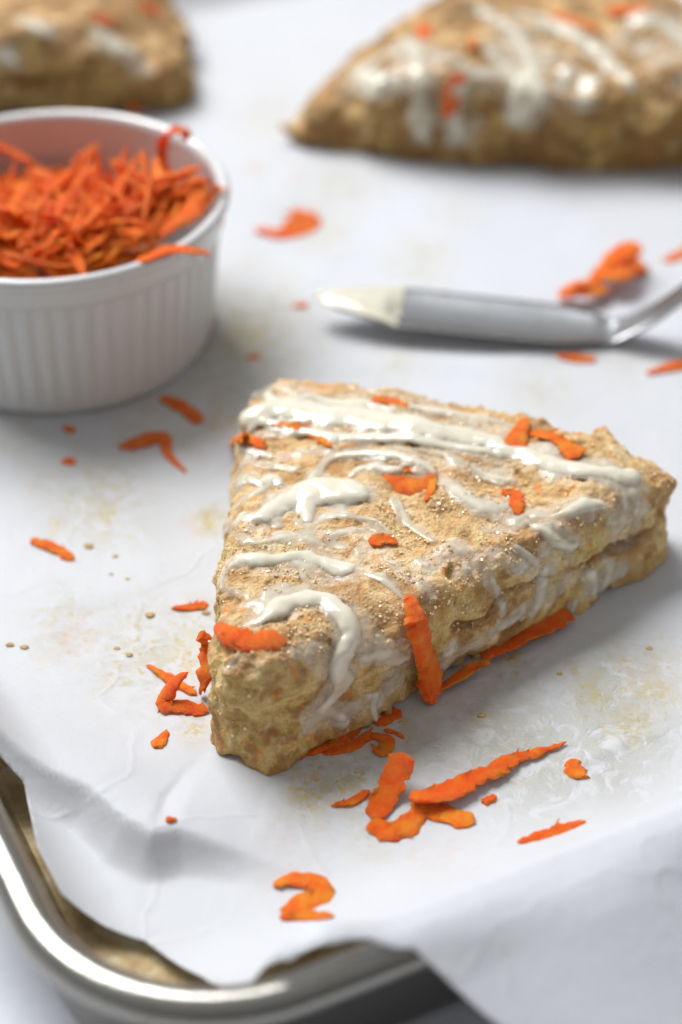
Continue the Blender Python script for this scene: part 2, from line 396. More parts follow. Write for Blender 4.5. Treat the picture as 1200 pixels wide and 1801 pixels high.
sm = paper.modifiers.new('thickness', 'SOLIDIFY'); sm.thickness = 0.0001; sm.offset = 1
def blobs(lst):
    r = np.zeros(len(PV))
    for x, y, rad, a_ in lst:
        c = at(x, y); k = rad/pxcm(c); r = np.maximum(r, a_*np.exp(-(((PV[:, 0]-c[0])/k)**2+((PV[:, 1]-c[1])/(k*1.5))**2)))
    return r
attr(paper.data, 'stain', blobs([(420, 590, 130, 1), (380, 680, 70, 1), (250, 740, 60, .7), (620, 1370, 70, 1), (1060, 1230, 60, 1), (450, 640, 80, .9), (400, 720, 60, .8), (560, 400, 70, .7), (740, 460, 60, .7), (480, 210, 60, .5), (600, 330, 60, .5), (330, 780, 60, .5), (170, 870, 90, .8), (200, 910, 60, .8), (90, 850, 60, .5), (110, 1110, 70, .6), (260, 1150, 90, .8), (340, 1090, 40, .8), (370, 920, 30, 1), (340, 1290, 30, .6),
    (560, 1370, 70, .9), (540, 1410, 40, .9), (700, 1300, 70, .9), (900, 1180, 60, .8), (1080, 1200, 70, .9), (1110, 1270, 50, 1), (1150, 1180, 60, .7), (860, 1290, 80, .7), (1040, 1230, 40, .9), (770, 1240, 50, .7), (650, 1480, 50, .4), (950, 680, 60, .5), (700, 640, 50, .6), (800, 380, 60, .3), (1100, 640, 60, .3), (40, 780, 50, .4)]))
attr(paper.data, 'redstain', blobs([(430, 800, 30, .4), (510, 1530, 60, .3), (780, 1500, 60, .3), (740, 1510, 30, .4), (700, 1290, 25, .6), (130, 1120, 35, .6), (340, 930, 25, .4), (500, 1480, 50, .3), (450, 298, 16, .9), (528, 320, 12, .9), (1170, 1210, 20, .6)]))
attr(paper.data, 'zest', blobs([(1112, 1272, 30, 1), (1095, 1255, 18, 1), (1038, 1224, 24, 1), (842, 1268, 12, 1), (545, 1405, 30, .9), (602, 1388, 16, 1), (372, 922, 22, 1), (330, 1160, 30, .8), (325, 1130, 20, .6), (900, 1160, 16, .8), (940, 1110, 16, .7), (1150, 1225, 30, .7), (430, 600, 36, .8), (395, 745, 24, .8), (1010, 1180, 20, .6), (95, 930, 14, .9), (190, 912, 14, .8), (345, 1288, 24, .7)]))
attr(paper.data, 'wet', blobs([(860, 1290, 100, 1), (940, 1330, 110, 1), (1080, 1270, 120, .9), (1060, 1340, 90, .9), (760, 1310, 60, .8), (1100, 1190, 80, .6), (700, 1340, 60, .6), (430, 620, 80, .4), (270, 940, 50, .4)]))

# ------------------------------------------------------------------ iso-surface (naive surface nets)
def surface_nets(D, org, h):
    ins = D < 0
    c = np.zeros(tuple(k-1 for k in D.shape), np.int8)
    for i in (0, 1):
        for j in (0, 1):
            for k in (0, 1):
                c += ins[i:D.shape[0]-1+i, j:D.shape[1]-1+j, k:D.shape[2]-1+k]
    cells = np.argwhere((c > 0) & (c < 8)); ids = -np.ones(c.shape, np.int32); ids[tuple(cells.T)] = np.arange(len(cells))
    acc = np.zeros((len(cells), 3)); cnt = np.zeros(len(cells))
    corners = [(i, j, k) for i in (0, 1) for j in (0, 1) for k in (0, 1)]
    val = {q: D[tuple((cells+q).T)] for q in corners}
    for a in corners:
        for ax in range(3):
            if a[ax]: continue
            b = list(a); b[ax] = 1; b = tuple(b); va, vb = val[a], val[b]; m_ = (va < 0) != (vb < 0)
            u = va[m_]/(va[m_]-vb[m_]); p = np.tile(np.array(a, float), (m_.sum(), 1)); p[:, ax] = u
            acc[m_] += p; cnt[m_] += 1
    V = (cells+acc/cnt[:, None])*h+org; Fs = []
    for ax in range(3):
        lo = [slice(1, k-1) for k in D.shape]; lo[ax] = slice(0, D.shape[ax]-1); hi = list(lo); hi[ax] = slice(1, D.shape[ax])
        a, b = ins[tuple(lo)], ins[tuple(hi)]; off = np.array([1, 1, 1]); off[ax] = 0
        o1, o2 = [q for q in range(3) if q != ax]
        for sgn, mk in ((1, a & ~b), (-1, ~a & b)):
            e = np.argwhere(mk)+off
            if not len(e): continue
            def cell(d1, d2):
                q = e.copy(); q[:, o1] -= d1; q[:, o2] -= d2; return ids[tuple(q.T)]
            quad = np.stack([cell(0, 0), cell(1, 0), cell(1, 1), cell(0, 1)], 1)
            if (sgn == 1) == (ax == 1): quad = quad[:, ::-1]
            Fs.append(quad)
    return V, np.vstack(Fs)

def polysdf(x, y, poly):
    d = np.full(x.shape, 1e9); n_ = len(poly)
    for i in range(n_):
        ax, ay = poly[i]; bx, by = poly[(i+1) % n_]; ex, ey = bx-ax, by-ay
        u = np.clip(((x-ax)*ex+(y-ay)*ey)/(ex*ex+ey*ey), 0, 1); d = np.minimum(d, (x-ax-u*ex)**2+(y-ay-u*ey)**2)
    d = np.sqrt(d); return np.where(inside_poly(x, y, poly), -d, d)
def smax(a, b, k):
    h = np.maximum(k-np.abs(a-b), 0)/k; return np.maximum(a, b)+h*h*k*0.25

class SconeShape:
    def __init__(s, poly, top, seed, crackline=None, lump=1.0, cracks=0.45):
        s.poly = np.array(poly, float); s.top = top; s.seed = seed; s.cl = crackline; s.lump = lump; s.cracks = cracks
    def d(s, P, detail=1.0, d2=None):
        x, y, z = P[:, 0], P[:, 1], P[:, 2]; sd = s.seed
        if d2 is None: d2 = polysdf(x, y, s.poly)
        d2 = d2+0.10*np.sin(z*2.1+x*.7)*0.5
        H = s.top(x, y)
        wob = fbm(P*0.55, 2, sd)
        d2 = d2-0.11*s.lump*fbm(P*np.array([.8, .8, 1.3]), 2, sd+11)
        if s.cl is not None:
            dl, tp, _ = seg_dist(x, y, s.cl)
            near = np.exp(-(dl/1.0)**2)
            zg = 1.42+0.22*vnoise(np.stack([tp*9, tp*0, tp*0+sd], 1), sd+3)-0.25*(tp-.5)
            d2 = d2-near*0.08*smoothstep(zg-0.05, zg+0.25, z)+near*0.05*smoothstep(zg+.1, zg-.3, z)
            ga = s.cracks*np.clip(0.45+1.1*vnoise(np.stack([tp*6, tp*0+3, tp*0], 1), sd+4), 0, 1)
            gr = near*ga*np.exp(-((z-zg)/0.10)**2)
            zg2 = 0.75+0.2*vnoise(np.stack([tp*7, tp*0, tp*0+sd], 1), sd+8)
            gr = gr+near*0.2*np.clip(1.6*vnoise(np.stack([tp*8, tp*0+9, tp*0], 1), sd+6), 0, 1)*np.exp(-((z-zg2)/0.08)**2)
        else: gr = 0
        d = smax(d2, (z-H-0.16*s.lump*wob)*0.92, 1.0)
        d = smax(d, -z+0.03, 0.22)
        d = d+gr
        if detail > 0:
            side = smoothstep(-0.7, -0.1, d2)                      # rougher on the torn sides
            d = d-(0.07+0.06*side)*fbm(P*1.5, 3, sd+20)*detail
            if detail > 0.5:
                wv = worley(P*2.6+0.4*fbm(P*3, 1, sd+2)[:, None], sd+30)
                clump = smoothstep(-0.35, 0.45, vnoise(P*0.8, sd+33)); w2_ = worley(P*5.5, sd+36); d = d+(0.02+0.05*side+0.04*clump)*(wv-0.45)*detail*0.8+(0.02+0.02*side)*(w2_-0.45)*detail
                d = d-0.020*fbm(P*7.5, 3, sd+40, .6)*detail
                pit = np.clip(fbm(P*2.3, 2, sd+50)-0.55, 0, 1)
                d = d+pit*0.2*detail
        return d
    def hits(s, pts, detail=0.4):
        D_ = np.array([ray(x, y) for x, y in pts]); D_ /= np.linalg.norm(D_, axis=1)[:, None]; P = CP+D_*26.0; live = np.ones(len(P), bool)
        for k in range(140):
            i = np.where(live)[0]
            if not len(i): break
            q = s.d(P[i], detail); stop = (q < 0.012) | (P[i, 2] < 0); live[i[stop]] = False
            j = i[~stop]; P[j] += D_[j]*np.maximum(q[~stop]*0.75, 0.015)[:, None]
        return P
    def normal(s, p, detail=0.0, e=0.08):
        pts = np.array([p+np.array(v)*e for v in ((1, 0, 0), (-1, 0, 0), (0, 1, 0), (0, -1, 0), (0, 0, 1), (0, 0, -1))])
        q = s.d(pts, detail); n_ = np.array([q[0]-q[1], q[2]-q[3], q[4]-q[5]]); return n_/np.linalg.norm(n_)

def catmull(P, k):
    P = np.asarray(P, float); n_ = len(P)
    if n_ == 2: return P[0]+(P[1]-P[0])*np.linspace(0, 1, k)[:, None]
    Q = np.vstack([2*P[0]-P[1], P, 2*P[-1]-P[-2]]); out = []
    for u in np.linspace(0, n_-1-1e-6, k):
        i = int(u); f = u-i; a, b, c, d = Q[i], Q[i+1], Q[i+2], Q[i+3]
        out.append(0.5*((2*b)+(-a+c)*f+(2*a-5*b+4*c-d)*f*f+(-a+3*b-3*c+d)*f**3))
    return np.array(out)

def stroke_field(P, strokes, seed):
    """t>0 inside a stroke: glaze thickness; strokes = list of (points Nx3, widths N, thickness)"""
    t = np.full(len(P), -0.3); P = P+np.stack([vnoise(P*1.3, seed+7), vnoise(P*1.3, seed+8), vnoise(P*1.3, seed+9)*.5], 1)*0.13+np.stack([vnoise(P*4, seed+12), vnoise(P*4, seed+13), P[:, 0]*0], 1)*0.02
    wob = 1+0.38*vnoise(P*1.7, seed)+0.22*vnoise(P*4.5, seed+1)+0.08*vnoise(P*11, seed+2)
    for pts, ws, T in strokes:
        pts = np.asarray(pts); wm = max(ws)*1.6; lo = pts.min(0)-wm; hi = pts.max(0)+wm
        m_ = ((P > lo) & (P < hi)).all(1); idx = np.where(m_)[0]
        if not len(idx): continue
        Q = P[idx]; bt = np.full(len(idx), 9.0)
        for a, b, wa, wb in zip(pts[:-1], pts[1:], ws[:-1], ws[1:]):
            ab = b-a; L2 = ab@ab+1e-9; u = np.clip(((Q-a)@ab)/L2, 0, 1); e = np.linalg.norm(Q-a-u[:, None]*ab, axis=1)
            bt = np.minimum(bt, e/((wa+(wb-wa)*u)*wob[idx]))
        v = np.where(bt < 1, T*np.maximum(1-bt*bt, 0)**0.75, -0.3*np.minimum(bt-1, 1))
        a_ = t[idx]; t[idx] = np.where((a_ > 0) & (v > 0), np.sqrt(a_*a_+v*v)*0.85, np.maximum(a_, v))
    return t

def build_scone(shape, h, base, label, group, strokes_px, films_px, sugar, mat, seed):
    """strokes in photo pixels, laid on the scone's real surface"""
    p = shape.poly; lo = np.array([p[:, 0].min()-.5, p[:, 1].min()-.5, -0.15]); hi = np.array([p[:, 0].max()+.5, p[:, 1].max()+.5, 3.5])
    nx, ny, nz = (np.ceil((hi-lo)/h)).astype(int)
    gx = lo[0]+np.arange(nx)*h; gy = lo[1]+np.arange(ny)*h; gz = lo[2]+np.arange(nz)*h
    XX, YY = np.meshgrid(gx, gy, indexing='ij'); D2 = polysdf(XX, YY, shape.poly)
    H = shape.top(XX, YY)
    rough = np.maximum(D2[..., None], np.abs(gz[None, None]-H[..., None]/2)-H[..., None]/2)
    D = rough.copy(); idx = np.argwhere((rough > -0.85) & (rough < 0.5))
    P = idx*h+lo; d2 = D2[idx[:, 0], idx[:, 1]]
    D[tuple(idx.T)] = shape.d(P, 1.0, d2)
    V, F = surface_nets(D, lo, h)
    root = empty('scone', base); tag(root, label, 'scone', group)
    o = obj('crumb_body', V, F, mat, root, base)
    def conv(lst):
        out = []; k0 = 0; H3 = shape.hits([q for pts, _, _ in lst for q in pts]) if lst else None
        for pts, wpx, T in lst:
            P3 = H3[k0:k0+len(pts)]; k0 += len(pts); ws = [wpx]*len(pts) if isinstance(wpx, (int, float)) else wpx
            P3 = catmull(P3, 3*len(pts)); ws = np.interp(np.linspace(0, 1, len(P3)), np.linspace(0, 1, len(ws)), ws)
            ws = np.array([w_/2/pxcm(q) for w_, q in zip(ws, P3)]); out.append((P3, ws, T))
        return out
    st = [(a, b*1.38, c*0.9) for a, b, c in conv(strokes_px)]; fl = conv(films_px)
    film = np.clip(stroke_field(V, fl, seed+5)*6+0.15, 0, 0.8) if fl else np.zeros(len(V))
    halo = np.clip(stroke_field(V, [(a, b*1.7, c) for a, b, c in st], seed+6)*5, 0, 0.6)
    film = np.maximum(film, halo); film *= V[:, 2] > 0.1
    attr(o.data, 'film', film)
    toast = smoothstep(0.55, 0.05, V[:, 2])*np.clip(0.55+0.6*fbm(V*1.3, 2, seed), 0, 1)*0.9
    toast = np.maximum(toast, 0.55*smoothstep(0.05, 0.6, fbm(V*1.1, 4, seed+9, .65)))
    toast = np.maximum(toast, 0.85*smoothstep(0.10, 0.55, fbm(V*2.3, 3, seed+15))*smoothstep(2.6, 2.1, V[:, 2]))
    attr(o.data, 'toast', toast)
    # glaze: its own solid lying on the crumb
    if st:
        band = np.abs(D[tuple(idx.T)]) < 0.34; Pb = P[band]; ib = idx[band]
        def gfield(Q):
            t1 = stroke_field(Q, st, seed); n_ = fbm(Q*2.4, 3, seed+60)
            t2 = stroke_field(Q, [(a, b, c*0.24) for a, b, c in fl], seed+5)+0.045*n_-0.022 if fl else t1
            t3 = stroke_field(Q, [(a, b*2.1, 0.06) for a, b, c in st], seed+6)+0.040*n_-0.022
            t2 = np.maximum(t2, t3); return np.where((t1 > 0) & (t2 > 0), t1+0.5*t2, np.maximum(t1, t2))
        t = gfield(Pb)
        G = np.full(D.shape, 1.0); G[D < 0] = -1.0
        dl = shape.d(Pb, 0.4, d2[band])
        dd = np.minimum(dl, D[tuple(ib.T)]+0.03)
        G[tuple(ib.T)] = dd-t
        GV, GF = surface_nets(G, lo, h)
        tv = gfield(GV); k = (tv[GF] > -0.006).all(1); GF = GF[k]
        rm = -np.ones(len(GV), int); u_ = np.unique(GF); rm[u_] = np.arange(len(u_)); GF = rm[GF]; tv = tv[u_]
        go = obj('glaze_drizzle', GV[u_], GF, GLAZE, root, base)
        attr(go.data, 'thin', smoothstep(0.085, 0.004, tv))
        sm_ = go.modifiers.new('soft', 'SMOOTH'); sm_.factor = 0.5; sm_.iterations = 6
    if sugar:
        rng = np.random.RandomState(seed); e1 = V[F[:, 1]]-V[F[:, 0]]; e2 = V[F[:, 3]]-V[F[:, 0]]; N = np.cross(e1, e2); A = np.linalg.norm(N, axis=1); N = N/(A[:, None]+1e-9)
        cen = V[F].mean(1); dens = smoothstep(0.15, .7, N[:, 2])*np.clip(0.15+1.3*fbm(cen*0.9, 2, seed+70), 0.02, 1)*(cen[:, 2] > 0.6)
        pr = dens*A; pr /= pr.sum(); pick = rng.choice(len(F), sugar, p=pr)
        cube = np.array([[i, j, k] for i in (-1, 1) for j in (-1, 1) for k in (-1, 1)], float)*0.5
        cf = np.array([[0, 1, 3, 2], [4, 6, 7, 5], [0, 4, 5, 1], [2, 3, 7, 6], [0, 2, 6, 4], [1, 5, 7, 3]])
        Vs, Fs = [], []
        for i, fidx in enumerate(pick):
            A_ = rng.randn(3, 3); Q_, _ = np.linalg.qr(A_); sz = 0.018+0.045*rng.rand()**2*np.array([1, rng.uniform(.6, 1), rng.uniform(.5, 1)])
            Vs.append((cube*sz)@Q_+cen[fidx]+N[fidx]*sz[2]*0.25); Fs.append(cf+i*8)
        so = obj('sugar_crystals', np.vstack(Vs), np.vstack(Fs), SUGAR, root, base, smooth=False); so['kind'] = 'stuff'
    return root

poly1 = [(-2.62, 29.35), (-2.3, 28.75), (-1.55, 28.5), (-0.9, 28.8), (0.5, 29.75), (2.7, 31.5), (5.0, 33.35), (6.9, 34.75), (7.45, 35.4), (7.35, 36.2), (6.6, 36.75), (4.5, 37.6), (1.3, 38.95), (-1.4, 39.45), (-2.2, 39.0), (-2.4, 37.5), (-2.55, 33)]
def top1(x, y): return 2.72+0.16*np.exp(-((x+1.5)**2+(y-31)**2)/8)-0.30*smoothstep(5.2, 7.2, x)-0.12*smoothstep(36.5, 39, y)
shape1 = SconeShape(poly1, top1, 3, [(1.0, 30.15), (2.7, 31.5), (5.0, 33.35), (6.6, 34.55)], 1.0, 0.75)
G1 = [  # thick drizzles: (photo pixels along the stroke, width px, thickness cm)
    ([(405, 760), (430, 735), (480, 718), (560, 728), (640, 738), (720, 748), (800, 762), (870, 778)], [26, 42, 44, 46, 46, 42, 36, 28], .14),
    ([(870, 785), (930, 800), (980, 818), (1050, 832), (1112, 838)], [26, 34, 36, 30, 24], .15),
    ([(425, 712), (470, 694), (540, 700), (620, 706), (690, 722)], [14, 20, 18, 18, 12], .08),
    ([(450, 742), (520, 752), (600, 768), (700, 772), (790, 786), (880, 800)], [14, 20, 18, 20, 18, 14], .09),
    ([(690, 715), (760, 722), (840, 735), (900, 750)], [10, 16, 14, 10], .06),
    ([(600, 806), (650, 800), (700, 802), (740, 815), (762, 832)], [12, 22, 22, 18, 10], .09),
    ([(555, 838), (575, 815), (600, 806)], 9, .05), ([(625, 832), (660, 826), (690, 830)], [12, 22, 16], .07),
    ([(470, 905), (510, 884), (560, 868), (610, 868), (640, 876)], [26, 44, 54, 44, 22], .22),
    ([(545, 880), (538, 905), (536, 918)], [34, 22, 14], .14),
    ([(375, 950), (400, 925), (440, 908), (480, 905)], [8, 16, 24, 20], .07),
    ([(555, 925), (580, 910), (640, 912), (680, 935)], [14, 18, 12, 10], .06),
    ([(385, 895), (400, 868), (440, 846), (480, 836), (492, 848)], [10, 18, 22, 18, 12], .08),
    ([(430, 880), (455, 862), (470, 850)], [10, 14, 12], .06),
    ([(402, 992), (440, 984), (500, 982), (560, 990), (612, 1000)], [18, 30, 38, 38, 26], .15),
    ([(402, 992), (390, 1020), (402, 1038), (440, 1048)], [14, 12, 12, 10], .06),
    ([(448, 1095), (480, 1068), (520, 1054), (565, 1056), (597, 1080), (612, 1110), (612, 1145)], [16, 30, 34, 32, 30, 28, 26], .15),
    ([(612, 1145), (600, 1185), (590, 1215), (565, 1245)], [26, 30, 34, 24], .09),
    ([(400, 930), (440, 950), (500, 945), (560, 950)], [8, 12, 14, 8], .05), ([(420, 830), (470, 815), (520, 822)], [8, 14, 8], .05), ([(700, 790), (770, 800), (840, 830), (900, 850)], [8, 14, 12, 8], .05),
    ([(640, 1155), (690, 1150), (730, 1165)], [20, 28, 14], .05), ([(540, 1275), (570, 1255), (600, 1262)], [18, 28, 18], .05), ([(860, 1020), (880, 1060), (870, 1090)], [10, 18, 12], .05), ([(960, 1000), (950, 1050), (935, 1085)], [14, 22, 14], .06), ([(640, 1010), (690, 1030), (720, 1060)], [8, 16, 8], .05),
    ([(1120, 890), (1105, 950), (1090, 1010)], [10, 22, 16], .05), ([(400, 800), (430, 790), (480, 800)], [10, 18, 10], .05), ([(700, 880), (720, 920), (760, 950)], [8, 14, 8], .04),
    ([(990, 900), (1025, 888), (1060, 892)], [14, 24, 16], .09), ([(945, 930), (985, 945), (1010, 958)], [16, 26, 20], .09),
    ([(905, 965), (930, 985), (945, 990)], [12, 16, 8], .06), ([(790, 850), (815, 875), (860, 895), (900, 893)], [24, 34, 30, 14], .05),
    ([(1035, 1015), (1040, 1045)], [20, 14], .08), ([(1095, 860), (1100, 890)], [12, 10], .05),
    ([(648, 1232), (652, 1262), (668, 1278)], [16, 10, 9], .07), ([(735, 985), (750, 995), (770, 1005)], [8, 12, 8], .05),
    ([(1060, 985), (1058, 1030)], [20, 18], .06), ([(1010, 1060), (1002, 1078)], [14, 10], .05)]
FILM1 = [([(430, 700), (520, 690), (640, 700), (760, 715), (900, 760)], 60, .2), ([(640, 790), (760, 810), (880, 830)], 44, .18), ([(430, 810), (500, 800), (580, 790)], 40, .18), ([(450, 950), (540, 950), (600, 960)], 36, .2), ([(880, 930), (960, 900), (1040, 900)], 50, .2), ([(800, 1000), (880, 980), (940, 1010)], 40, .18), ([(412, 740), (395, 830), (380, 900), (370, 980), (378, 1060)], 60, .22), ([(405, 850), (450, 835), (480, 850)], 30, .25), ([(700, 1130), (760, 1170), (800, 1140)], 40, .2), ([(520, 1150), (560, 1140)], 30, .15), ([(420, 720), (560, 740), (700, 745), (900, 800), (1050, 830)], 70, .2), ([(390, 880), (480, 850)], 40, .2), ([(380, 930), (450, 930), (560, 940), (620, 930)], 36, .2),
    ([(760, 840), (820, 880), (900, 890)], 60, .2), ([(390, 1010), (500, 1000), (620, 1010), (640, 960)], 50, .2), ([(430, 1060), (520, 1080)], 40, .2),
    ([(560, 1160), (600, 1200), (560, 1260)], 70, .2), ([(640, 1150), (700, 1150), (690, 1200)], 60, .2), ([(540, 1270), (600, 1250), (660, 1230)], 40, .2), ([(770, 1170), (860, 1120), (940, 1060)], 46, .2),
    ([(960, 960), (1000, 1000), (970, 1050)], 46, .2), ([(1090, 900), (1080, 960), (1050, 1030)], 60, .2), ([(740, 1000), (800, 960), (860, 1010)], 50, .2), ([(1110, 860), (1130, 900)], 30, .2), ([(400, 1180), (420, 1150)], 24, .2), ([(640, 930), (700, 1000), (760, 1040)], 36, .15)]
scone1 = build_scone(shape1, 0.042, (*at(640, 1100)[:2], 0.03), 'sharp triangular carrot scone with thick white drizzle in the middle of the parchment', 'glazed carrot scones', G1, FILM1, 3500, DOUGH, 3)

poly2 = [(-1.9, 55.85), (-1.2, 55.25), (1.5, 54.6), (4.6, 54.05), (10, 53.9), (14.0, 54.6), (14.3, 56), (11.0, 61.5), (8.6, 64.4), (7.4, 64.6), (3.0, 60.8), (-1.2, 57.0)]
shape2 = SconeShape(poly2, lambda x, y: 1.15+1.75*smoothstep(-2, 2.6, x)+0*y, 21, [(-1.1, 55.3), (4.6, 54.05), (10, 53.9), (14, 54.6)], 1.7, .6)
G2 = [([(640, 130), (660, 150), (650, 165)], [50, 46, 20], .15), ([(715, 70), (740, 110), (735, 170), (740, 235)], [30, 36, 30, 26], .12), ([(800, 190), (810, 230), (815, 250)], [30, 28, 20], .1),
    ([(850, 20), (910, 60), (930, 110)], [26, 30, 24], .12), ([(930, 120), (925, 160), (915, 205)], [50, 60, 44], .2), ([(1000, 120), (985, 170)], [24, 16], .1), ([(1035, 140), (1030, 175)], [30, 24], .1),
    ([(900, 20), (980, 40), (1060, 100), (1110, 150)], [20, 30, 32, 20], .12), ([(860, 80), (880, 120), (850, 160)], [20, 20, 14], .08), ([(1120, 30), (1180, 50), (1210, 80)], [50, 60, 50], .15), ([(760, 90), (850, 130), (940, 90)], [24, 24, 20], .08)]
F2 = [([(700, 90), (800, 160), (800, 230)], 80, .2), ([(900, 60), (1000, 150)], 100, .2), ([(1100, 60), (1200, 120)], 90, .2)]
build_scone(shape2, 0.085, (*at(850, 280)[:2], 0.03), 'out-of-focus carrot scone at the top right behind the spoon, drizzled and dotted with carrot', 'glazed carrot scones', [(a, [q*0.8 for q in b], c*0.45) for a, b, c in G2], F2, 0, DOUGH_FAR, 21)
poly3 = [(-4.8, 58.7), (-5.6, 57.9), (-9, 57.6), (-15, 57.6), (-15.5, 59), (-13, 64), (-9, 66.5), (-6.6, 66), (-4.9, 62)]
shape3 = SconeShape(poly3, lambda x, y: 1.5+1.4*smoothstep(-4.9, -8.2, x)+0*y, 33, [(-5.6, 57.9), (-9, 57.6), (-15, 57.6)], 1.9, .6)
G3 = [([(30, 30), (80, 50)], [16, 18], .05), ([(0, 95), (30, 105)], [18, 16], .06)]
build_scone(shape3, 0.085, (*at(200, 190)[:2], 0.03), 'blurred brown carrot scone at the far left behind the white ramekin', 'glazed carrot scones', G3, [([(180, 70), (240, 110)], 60, .2)], 0, DOUGH_FAR, 33)

# ------------------------------------------------------------------ carrot shreds
srng = np.random.RandomState(11)
def shred_mesh(P, W, th=0.10, nrm=None, twist=0.0, k=None, rough=0.09, seed=0):
    """a grated strip along the points P (cm): lens-shaped section, frayed edges"""
    P = np.asarray(P, float); L = np.linalg.norm(np.diff(P, axis=0), axis=1).sum()
    k = k or int(np.clip(L/0.075, 10, 44)); Q = catmull(P, k); W = np.interp(np.linspace(0, 1, k), np.linspace(0, 1, len(W)), W)
    N = np.array([0, 0, 1.]) if nrm is None else np.asarray(nrm, float)
    rng = np.random.RandomState(seed+1); T = np.gradient(Q, axis=0); T /= np.linalg.norm(T, axis=1)[:, None]+1e-9
    m_ = 10; V = np.zeros((k, m_, 3)); jag = np.cumsum(rng.uniform(-.12, .12, (k, 2)), 0); jag -= jag.mean(0); jag = np.clip(jag, -.3, .35)-0.3*(rng.rand(k, 2) < 0.06)+0.2*(rng.rand(k, 2) < 0.05)+rng.uniform(-.03, .03, (k, 2)); ang = np.arange(m_)*2*np.pi/m_
    cupf = rng.uniform(-.45, .2); und = np.convolve(rng.uniform(-1, 1, k+16), np.ones(9)/4, 'same')[8:-8]
    for i in range(k):
        n_ = N-T[i]*(N@T[i])
        if np.linalg.norm(n_) < 0.15: n_ = np.array([0.3, -1, 0.3]); n_ = n_-T[i]*(n_@T[i])
        n_ /= np.linalg.norm(n_); b = np.cross(T[i], n_); a_ = twist*(i/(k-1)-0.5); n2 = n_*math.cos(a_)+b*math.sin(a_); b2 = b*math.cos(a_)-n_*math.sin(a_)
        u = i/(k-1); cap = min(1, math.sqrt(max(0.0, 1-(2*u-1)**14))*1.1+0.12)
        wr = W[i]*0.5*cap; tr = min(th*0.5, W[i]*0.45)*(0.35+0.65*cap)
        ca, sa = np.cos(ang), np.sin(ang)
        edge_ = np.sign(ca)*np.abs(ca)**0.5; jit = 1+rng.uniform(-rough, rough, m_)+np.where(ca > 0, jag[i, 0], jag[i, 1])
        cup = wr*(cupf+0.05*und[i])*(edge_**2-0.5)
        V[i] = Q[i]+np.outer(cup+0.03*und[i], n2)+np.outer(edge_*wr*jit, b2)+np.outer(np.sign(sa)*np.abs(sa)**0.45*tr*jit-0.35*tr*0*edge_**2, n2)+T[i]*rng.uniform(-.02, .02, (m_, 1))
    V = V.reshape(-1, 3); F = grid_faces(k, m_, False, True)
    a0 = len(V); V = np.vstack([V, Q[0], Q[-1]]); j = np.arange(m_); j2 = (j+1) % m_
    F = np.vstack([F[:, ::-1], np.stack([j, j2, np.full(m_, a0), np.full(m_, a0)], 1), np.stack([(k-1)*m_+j2, (k-1)*m_+j, np.full(m_, a0+1), np.full(m_, a0+1)], 1)])
    return V, F
def quads_tris_mesh(name, V, F):
    me = bpy.data.meshes.new(name); fs_ = [tuple(int(a) for a in f) if f[2] != f[3] else tuple(int(a) for a in f[:3]) for f in F]
    me.from_pydata([tuple(v) for v in np.asarray(V)*S], [], fs_); me.polygons.foreach_set('use_smooth', [True]*len(fs_)); me.set_sharp_from_angle(angle=math.radians(38)); me.update(); return me
def shred(name, label, strips, group=None, on=None, cat='carrot shred', th=0.07):
    """strips: list of (photo pixels (x, y[, height]), widths px, twist); several strips hang together as one piece"""
    Vs, Fs, off = [], [], 0; first = None
    for si, sp_ in enumerate(strips):
        pts, wd = sp_[0], sp_[1]; tw = sp_[2] if len(sp_) > 2 else 0.0; P3 = []; ns = []
        for q in pts:
            if on is not None and len(q) == 2:
                p = on.hits([q], 1.0)[0]; n_ = on.normal(p); p = p+n_*(th*(1.7 if th > 0.12 else 0.6)); ns.append(n_)
            else:
                h_ = q[2] if len(q) == 3 else None
                if h_ is None:
                    p = at(q[0], q[1], 0.1)
                    for _ in range(3):
                        s_, t_ = w2st(p[0], p[1]); zz, _t = paper_z(np.array([s_]), np.array([max(t_, 0)])); p = at(q[0], q[1], float(zz[0])+th*0.5)
                else: p = at(q[0], q[1], h_)
                ns.append(np.array([0, 0, 1.]))
            P3.append(p)
        nrm = np.mean(ns, axis=0); sc_ = pxcm(P3[0]); foreshort = 1.0
        W = [w_*1.06/sc_*foreshort for w_ in (wd if isinstance(wd, (list, tuple)) else [wd]*2)]
        V, F = shred_mesh(P3, W, th, nrm, tw, seed=int(abs(pts[0][0])*7+pts[0][1]))
        if first is None: first = V.mean(0)
        Vs.append(V); Fs.append(F+off); off += len(V)
        Ln = float(np.linalg.norm(np.diff(np.array(P3), axis=0), axis=1).sum()); fr = np.random.RandomState(int(pts[0][0]*3+pts[0][1]*5) % 100000)
        if Ln > 0.7:                                            # torn fibres peeling off the edges
            Q = catmull(P3, 24)
            for _ in range(int(2+Ln*1.3)):
                i0 = fr.randint(2, 20); T_ = Q[i0+1]-Q[i0-1]; T_ /= np.linalg.norm(T_)+1e-9; b_ = np.cross(T_, nrm); b_ /= np.linalg.norm(b_)+1e-9
                sg_ = fr.choice([-1, 1]); wl = np.interp(i0/23, np.linspace(0, 1, len(W)), W)*0.42; l_ = fr.uniform(.12, .42); a0 = Q[i0]+b_*sg_*wl*0.7
                V, F = shred_mesh([a0, a0+(T_*.8+b_*sg_*.2)*l_*.5, a0+(T_*.8+b_*sg_*fr.uniform(.15, .5))*l_+nrm*fr.uniform(0, .06)], [.09, .06, .02], 0.035, nrm, 0, k=6, seed=fr.randint(999))
                Vs.append(V); Fs.append(F+off); off += len(V)
    V = np.vstack(Vs)-first; me = quads_tris_mesh(name, V, np.vstack(Fs)); o = link(name, me, CARROT, None, first)
    tag(o, label, cat, group); return o
